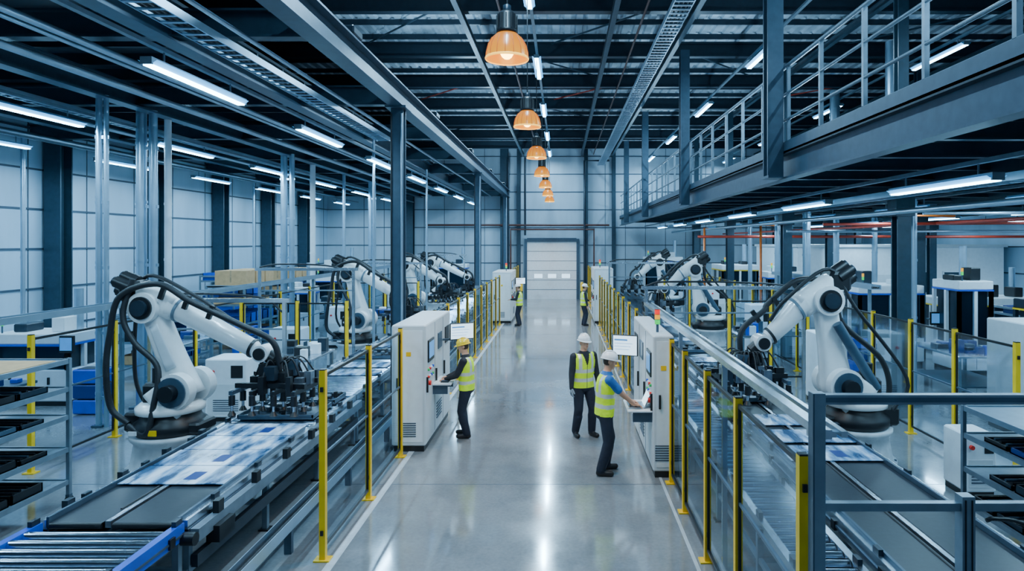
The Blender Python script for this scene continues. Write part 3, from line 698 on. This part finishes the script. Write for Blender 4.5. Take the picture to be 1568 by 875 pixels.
machine(-6.2,36.3,2,1.,2.2,'white',10); machine(5.5,35.6,2,1.2,2.6,'white',12)
b=MB(); b.box(9.4,17.6,26,31.5,0,3.2,'white'); b.box(9.3,17.7,25.9,31.5,3.2,3.3,'panel_grey')
for x in (11,13.6,15.2): b.box(x,x+1.1,25.97,26,1.4,2.2,'steel_blue'); b.box(x-.05,x,25.94,26,1.35,2.25,'panel_grey'); b.box(x+1.1,x+1.15,25.94,26,1.35,2.25,'panel_grey')
b.box(12.4,13.2,25.96,26,0,2.1,'panel_grey'); b.obj('office_cabin')
# ------------------------------------------------------------------ racks, benches
def rack(w,l,h,levels,fill,wheels=False,seed=1):
    random.seed(seed); b=MB(); zb=.12 if wheels else 0
    for a in (-w/2,w/2):
        for c in (-l/2,l/2):
            b.cbox((a,c,(h+zb)/2),(.045,.045,h-zb),'steel_light')
            if wheels: b.cyl((a-.02,c,.06),(a+.02,c,.06),.06,'black',seg=12); b.cbox((a,c,.12),(.05,.06,.04),'steel_mid')
    for z in levels:
        b.box(-w/2,w/2,-l/2,l/2,z,z+.015,'steel_light'); 
        for a in(-w/2,w/2): b.box(a-.015,a+.015,-l/2,l/2,z-.03,z+.03,'steel_light')
        for c in(-l/2,l/2): b.box(-w/2,w/2,c-.015,c+.015,z-.03,z+.03,'steel_light')
        if z<h-.1 and fill:
            c=-l/2+.08
            while c<l/2-.4:
                ln=random.uniform(.35,.6); m=random.choice(fill)
                hh=random.uniform(.06,.13) if wheels else random.uniform(.15,.35)
                if c+ln<l/2:
                    b.box(-w/2+.05,w/2-.05,c,c+ln-.04,z+.015,z+.03,m)
                    for q in(-w/2+.05,w/2-.07): b.box(q,q+.02,c,c+ln-.04,z+.015,z+hh,m)
                    for q in(c,c+ln-.06): b.box(-w/2+.05,w/2-.05,q,q+.02,z+.015,z+hh,m)
                    b.box(-w/2+.1,w/2-.1,c+.04,c+ln-.1,z+.03,z+hh*.7,'steel_dark')
                    if wheels:
                        for q in range(3): b.cyl((-w/2+.1,c+.08+q*.1,z+hh),(w/2-.1,c+.08+q*.1,z+hh),.018,random.choice(['black','steel_mid','rubber']),seg=8)
                c+=ln
    return b
b=rack(.95,2.3,1.9,[.3,.72,1.14,1.5,1.86],['black','black','steel_dark','steel_mid'],True); b.box(-.42,.42,-1.,1.0,1.88,1.89,'cardboard'); b.obj('shelving_trolley',(-6.85,7.3,0))
b=rack(1.,1.8,1.45,[.3,.7,1.1,1.42],['black','steel_dark','blue_dark'],True,4); b.obj('shelving_trolley',(5.3,6.9,0))
for i,(x,y,h) in enumerate(((-10.6,21.8,2.0),(-10.9,18.,1.5),(-12.3,24.5,2.2),(-11.8,28,1.8),(12.9,17.4,1.6),(10.9,9.6,1.5))):
    b=rack(1.2,2.4,h,[.2+.6*k for k in range(int(h/.6)+1) if .2+.6*k<h]+[h-.02],['blue','blue_dark','black','cardboard'],False,i+9)
    if i in (0,3):
        for q in (-.9,-.2,.5): b.box(-.5,.5,q,q+.6,h,h+.48,'cardboard'); b.box(-.02,.03,q-.003,q+.6,h+.1,h+.484,'wood')
    b.obj('storage_rack',(x,y,0))
def bench(x,y,w,l,h,m='alu',seed=0):
    random.seed(seed); b=MB(); b.rbox(-w/2,w/2,-l/2,l/2,h-.05,h,m,r=.01)
    for a in (-w/2+.06,w/2-.06):
        for c in(-l/2+.06,l/2-.06): b.cbox((a,c,(h-.05)/2),(.06,.06,h-.05),'steel_light')
    b.box(-w/2+.05,w/2-.05,-l/2+.05,l/2-.05,.25,.28,'steel_mid')
    for k in range(9):
        a=random.uniform(-w/2+.15,w/2-.15);c=random.uniform(-l/2+.15,l/2-.15); s=random.uniform(.06,.14)
        b.rbox(a-s,a+s,c-s,c+s,h,h+random.uniform(.05,.3),random.choice(['black','blue','steel_mid','white','blue_dark','steel_dark']),r=.01)
    b.obj('workbench',(x,y,0))
bench(-5.6,14,1.,1.4,1.0,seed=1); bench(-9.9,10.6,1.2,2.,.95,'steel_mid',seed=2); bench(-9.6,16.5,1.1,2,.95,seed=3); bench(-9.8,27.6,1.2,2.,.95,seed=8); bench(5.0,17.4,.9,1.6,1.,seed=5); bench(9,9.4,1.2,2.,1.0,'white',seed=6); bench(9.2,15,1.4,2,.95,seed=7); bench(-6.,21.7,.8,1.2,1.,seed=11); bench(-12,10.4,1.,2.4,.9,'blue',seed=13); bench(13,10.5,1.4,3,.9,seed=14)
for x,y in((-9.3,13),(-9.5,19.6),(9,21.),(7.9,17.2)):
    b=MB()
    for k in range(3): b.rbox(-.3,.3,-.2,.2,.02+k*.3,.29+k*.3,'blue' if k!=1 else 'blue_dark',r=.02); b.box(-.24,.24,-.14,.14,.29+k*.3,.30+k*.3,'black')
    b.obj('storage_bin_stack',(x,y,0))
for x0,x1,y,z in((-7.4,-5.1,16.,2.7),(1.75,5.0,13.5,2.42),(1.75,4.6,24.,2.6),(-7.4,-5.0,33.5,2.7),(-7.4,-5.1,23.6,2.6),(-7.5,-5.05,11.9,2.3)):
    b=MB()
    for x in (x0,x1): b.box(x-.03,x+.03,y-.03,y+.03,0,z,'alu')
    b.box(x0-.1,x1+.1,y-.04,y+.04,z,z+.07,'alu'); b.box(x0,x1,y-.015,y+.015,z-.5,z-.47,'steel_light')
    b.tube(catmull([(x0,y,z+.08),(x0+.5,y,z+.16),(x1-.5,y,z+.1),(x1,y,z-.2)]),.02,'rubber'); b.obj('gantry_frame')

# ------------------------------------------------------------------ people
def ik(a,c,l1,l2,pole):
    a=V(a);c=V(c);d=c-a;L=min(d.length,(l1+l2)*.998);u=d.normalized()
    x=(l1*l1-l2*l2+L*L)/(2*L); h=math.sqrt(max(0,l1*l1-x*x)); p=V(pole); p=(p-u*p.dot(u)).normalized()
    return a+u*x+p*h, a+u*L
def person(name,loc,heading,lean=0.,hyaw=0.,hpitch=0.,hands=None,poles=None,feet=None,sleeve='dark_shirt',short=False,handm='skin',hdir=None,helmet='helmet_white',trous='navy',scale=1.):
    T=Matrix.Translation((0,0,.93))@Matrix.Rotation(-lean,4,'X')@Matrix.Translation((0,0,-.93))
    P=[]
    secs=[(.80,.11,.10),(.85,.182,.142),(.95,.188,.146),(1.06,.184,.142),(1.18,.192,.145),(1.30,.206,.148),(1.38,.204,.134),(1.43,.172,.110),(1.47,.108,.082),(1.51,.06,.06)]
    src=MB()
    vs=[];seg=28
    for z,rx,ry in secs:
        for k in range(seg):
            a=2*math.pi*k/seg; vs.append(T@V((rx*math.cos(a),ry*math.sin(a),z)))
    n=len(secs); fs=[(i*seg+k,i*seg+(k+1)%seg,(i+1)*seg+(k+1)%seg,(i+1)*seg+k) for i in range(n-1) for k in range(seg)]+[tuple(reversed(range(seg))),tuple(range((n-1)*seg,n*seg))]
    src.add(vs,fs,'white')
    def cap(a,b2,ra,rb,lab):
        a=V(a);b2=V(b2); P.append(('cap',np.array(a),np.array(b2),ra,rb,lab))
        src.tube([a,b2],[ra,rb],'white',seg=14); src.ell(a,(ra,)*3,'white'); src.ell(b2,(rb,)*3,'white')
    def ell(M,r,lab):
        P.append(('ell',np.array(M.inverted()),r,None,None,lab)); src.ell((0,0,0),r,'white',M=M,seg=18,rings=12)
    feet=feet or [(-.12,0,0.),(.12,0,0.)]
    for sx,(fx,fy,fyaw) in zip((-1,1),feet):
        hip=V((sx*.09,0,.90)); ank=V((fx,fy,.10)); fd=V((math.sin(fyaw),math.cos(fyaw),0))
        kn,an=ik(hip,ank,.42,.40,fd*1.+V((0,.2,0)))
        cap(hip,kn,.106,.080,'trous'); cap(kn,an,.080,.068,'trous'); cap(kn+V((0,-.02,-.12)),an,.080,.068,'trous')
        h=an-fd*.03; cap((an.x,an.y,.12),(h.x,h.y,.046),.052,.046,'boot'); t=an+fd*.15; cap((h.x,h.y,.046),(t.x,t.y,.04),.046,.042,'boot')
    hand_fr=[]
    for i,sx in enumerate((-1,1)):
        sh=T@V((sx*.190,0,1.405)); tgt=V(hands[i]); pole=V(poles[i]) if poles else V((sx*.4,-1,-.5))
        el,wr=ik(sh,tgt,.285,.255,pole)
        if short:
            mid=sh.lerp(el,.72); cap(sh,mid,.070,.062,'sleeve'); cap(mid,el,.050,.044,'skin'); cap(el,wr,.044,.030,'skin')
        else:
            cap(sh,el,.070,.056,'sleeve'); cap(el,wr,.056,.038,'sleeve')
        hd=V(hdir[i]) if hdir else (wr-el).normalized()
        hand_fr.append((sx,wr,hd.normalized()))
    nb=T@V((0,0,1.45)); H=Matrix.Translation(T@V((0,.01,1.53)))@Matrix.Rotation(hyaw,4,'Z')@Matrix.Rotation(-hpitch,4,'X')
    cap(nb,H@V((0,.0,.05)),.062,.055,'skin')
    ell(H@Matrix.Translation((0,0,.135)),(.076,.096,.112),'head'); ell(H@Matrix.Translation((0,.032,.065)),(.056,.062,.068),'skin')
    for a,c,r1,r2 in(((0,.092,.13),(0,.112,.095),.012,.017),((-.02,.085,.055),(.02,.085,.055),.013,.013),((-.04,.08,.155),(.04,.08,.155),.014,.014),((0,.078,.02),(0,.082,.025),.02,.02)):
        cap(H@V(a),H@V(c),r1,r2,'skin')
    for sx in (-1,1): ell(H@Matrix.Translation((sx*.079,-.005,.115)),(.013,.022,.034),'skin')
    me=src.mesh('tmp'); o=bpy.data.objects.new('tmp',me); scene.collection.objects.link(o)
    r=o.modifiers.new('r','REMESH'); r.mode='VOXEL'; r.voxel_size=.0105
    sm=o.modifiers.new('s','SMOOTH'); sm.iterations=3; sm.factor=.5
    dg=bpy.context.evaluated_depsgraph_get(); dg.update(); ev=o.evaluated_get(dg); m2=bpy.data.meshes.new_from_object(ev)
    nv=len(m2.vertices); co=np.empty(nv*3); m2.vertices.foreach_get('co',co); co=co.reshape(-1,3)
    faces=[tuple(p.vertices) for p in m2.polygons]; C=np.array([co[list(f)].mean(0) for f in faces])
    bpy.data.objects.remove(o)
    lab=np.zeros(len(C),dtype=object)
    Ti=np.array(T.inverted()); L=C@Ti[:3,:3].T+Ti[:3,3]
    zs=[s[0] for s in secs]; rx=np.interp(L[:,2],zs,[s[1] for s in secs]); ry=np.interp(L[:,2],zs,[s[2] for s in secs])
    d=(np.sqrt((L[:,0]/rx)**2+(L[:,1]/ry)**2)-1)*np.minimum(rx,ry)+np.maximum(0,L[:,2]-1.49)+np.maximum(0,.84-L[:,2])
    best=d.copy()-.006; lab[:]='torso'
    for p in P:
        if p[0]=='cap':
            a,b2=p[1],p[2]; ab=b2-a; t=np.clip(((C-a)@ab)/max(1e-9,ab@ab),0,1); q=a+t[:,None]*ab
            dd=np.linalg.norm(C-q,axis=1)-(p[3]*(1-t)+p[4]*t)
        else:
            Q=(C@p[1][:3,:3].T+p[1][:3,3])/np.array(p[2]); dd=(np.linalg.norm(Q,axis=1)-1)*min(p[2])
        k=dd<best; best[k]=dd[k]; lab[k]=p[5]
    Hi=np.array(H.inverted()); HL=C@Hi[:3,:3].T+Hi[:3,3]
    out=MB(); names=[]
    for i in range(len(C)):
        l=lab[i]; x,y,z=L[i]
        if l in('torso','trous') and z>.84 and not (l=='trous' and z<.86):
            if z<.865: m='trous'
            elif z>1.455: m=sleeve
            else:
                m='vest'
                if y>0 and abs(x)<(z-1.24)*.30 and z>1.24: m=sleeve
                elif y>0 and abs(x)<.006: m='seam'
                elif .975<z<1.035 or 1.13<z<1.19: m='reflective'
                elif z>1.19 and .085<abs(x)<.14: m='reflective'
        elif l=='torso': m='trous'
        elif l=='sleeve': m='vest' if (abs(x)<.17 and z>1.25) else sleeve
        elif l=='head': m='hair' if (HL[i][1]<-.01 and HL[i][2]>.06) else 'skin'
        else: m=l
        if m=='trous': m=trous
        names.append(m)
    out.v=[tuple(c) for c in co]; out.f=list(faces); out.m=[out.mi(k) for k in names]; out.s=[True]*len(faces)
    for sx in(-1,1):
        out.ell((0,0,0),(.012,.006,.007),'white',M=H@Matrix.Translation((sx*.031,.090,.128)),seg=8,rings=6)
        out.ell((0,0,0),(.006,.004,.006),'hair',M=H@Matrix.Translation((sx*.031,.095,.128)),seg=8,rings=6)
        out.ell((0,0,0),(.018,.006,.004),'hair',M=H@Matrix.Translation((sx*.031,.095,.150)),seg=8,rings=6)
    out.ell((0,0,0),(.022,.005,.005),'lips',M=H@Matrix.Translation((0,.098,.055)),seg=8,rings=6)
    hm=H@Matrix.Translation((0,0,.162)); vs=[];sg=24;R=8
    for i in range(R+1):
        t=math.pi/2*i/R
        for k in range(sg):
            a=2*math.pi*k/sg; vs.append(hm@V((.104*math.cos(a)*math.cos(t),.128*math.sin(a)*math.cos(t),.110*math.sin(t))))
    out.add(vs,[(i*sg+k,i*sg+(k+1)%sg,(i+1)*sg+(k+1)%sg,(i+1)*sg+k) for i in range(R) for k in range(sg)],helmet,True)
    vs=[]
    for rr,zz in((.97,.0),(1.1,-.006),(1.1,-.016),(.95,-.012)):
        for k in range(sg):
            a=2*math.pi*k/sg; ext=1+ (.28*max(0,math.sin(a))**2 if rr>1 else 0); vs.append(hm@V((.104*rr*math.cos(a),.128*rr*math.sin(a)*ext,zz-(.012*max(0,math.sin(a)) if rr>1 else 0))))
    out.add(vs,[(i*sg+k,i*sg+(k+1)%sg,((i+1)%4)*sg+(k+1)%sg,((i+1)%4)*sg+k) for i in range(4) for k in range(sg)],helmet,True)
    out.M=hm
    for x in (-.025,0,.025): out.tube([(x,.111,.042),(x,.066,.098),(x,0,.114),(x,-.066,.098),(x,-.111,.042)],.008,helmet,seg=6)
    out.M=Matrix.Identity(4)
    for sx,w,hd in hand_fr:
        nrm=V((0,0,-1)) if abs(hd.z)<.75 else V((-sx,0,0))
        nrm=(nrm-hd*nrm.dot(hd)).normalized(); side=hd.cross(nrm).normalized()
        ref=V((-sx,0,0)) if abs(hd.z)<.75 else V((0,1,0))
        if side.dot(ref)<0: side=-side
        vs=[];sg=12
        for s0,wd,th in((-.03,.028,.024),(0.0,.028,.020),(.03,.037,.018),(.065,.042,.016),(.092,.040,.012)):
            for k in range(sg):
                a=2*math.pi*k/sg; q=lambda c:math.copysign(abs(c)**.75,c)
                vs.append(w+hd*s0+side*q(math.cos(a))*wd+nrm*q(math.sin(a))*th)
        out.add(vs,[(i*sg+k,i*sg+(k+1)%sg,(i+1)*sg+(k+1)%sg,(i+1)*sg+k) for i in range(4) for k in range(sg)]+[tuple(range(4*sg,5*sg))],handm,True)
        for off,ln,cu in((.031,.070,.35),(.0105,.080,.38),(-.0105,.074,.42),(-.031,.058,.5)):
            p=w+hd*.085+side*off; pts=[p];ang=.08
            for f3 in(.45,.30,.25):
                ang+=cu*.75; p=p+(hd*math.cos(ang)+nrm*math.sin(ang)+side*off*1.2).normalized()*ln*f3; pts.append(p)
            out.tube(pts,[.0105,.0098,.009,.007],handm,seg=8)
        p=w+hd*.02+side*.028; q1=p+(hd*.65+side*.7+nrm*.25).normalized()*.042; q2=q1+(hd*.9+side*.25+nrm*.35).normalized()*.032; q3=q2+(hd*.95+nrm*.35).normalized()*.024
        out.tube([p,q1,q2,q3],[.015,.0125,.011,.008],handm,seg=8)
    ob=out.obj(name,loc,heading); ob.scale=(scale,)*3; return ob
R=math.radians
person('factory_worker',(.63,9.62,0),R(-82),lean=.07,hpitch=.18,hands=[(-.10,.42,1.02),(.12,.43,1.01)],poles=[(-.6,-.4,-1),(.6,-.4,-1)],hdir=[(.1,1,-.22),(-.1,1,-.25)],feet=[(-.13,.05,-.1),(.13,-.08,.25)],sleeve='blue_shirt',short=True)
person('factory_worker',(.38,11.45,0),R(205),lean=.02,hyaw=.15,hpitch=.05,hands=[(-.29,.03,.87),(.28,.10,.87)],poles=[(-.5,-1,0),(.5,-1,0)],feet=[(-.14,.05,-.2),(.13,-.05,.15)],sleeve='dark_shirt',handm='glove')
person('factory_worker',(-1.66,11.42,0),R(86),lean=.04,hpitch=.2,hands=[(-.11,.36,1.06),(.13,.38,1.06)],poles=[(-.6,-.4,-1),(.6,-.4,-1)],hdir=[(.05,1,-.2),(-.05,1,-.2)],feet=[(-.12,-.03,-.15),(.12,.05,.1)],sleeve='dark_shirt',helmet='helmet_yellow',scale=.96)
person('factory_worker',(-1.72,26.6,0),R(80),lean=.05,hpitch=.15,hands=[(-.12,.34,1.12),(.12,.34,1.12)],hdir=[(0,1,-.1),(0,1,-.1)],sleeve='dark_shirt',scale=.95)
person('factory_worker',(.90,26.6,0),R(-75),lean=.03,hpitch=.1,hands=[(-.14,.28,1.05),(.26,.08,.86)],sleeve='dark_shirt',helmet='helmet_white',scale=.95)

# ------------------------------------------------------------------ world & camera
w=bpy.data.worlds.new('World'); scene.world=w; w.use_nodes=True
bg=w.node_tree.nodes['Background']; bg.inputs[0].default_value=(.28,.55,.92,1); bg.inputs[1].default_value=.28
cam=bpy.data.cameras.new('camera'); co=bpy.data.objects.new('camera',cam); scene.collection.objects.link(co); scene.camera=co
co.location=(0,0,3.4); co.rotation_euler=(math.pi/2,0,0)
cam.sensor_width=36; cam.lens=22.96; cam.shift_x=-.0485; cam.shift_y=-.0424; cam.clip_start=.05; cam.clip_end=200
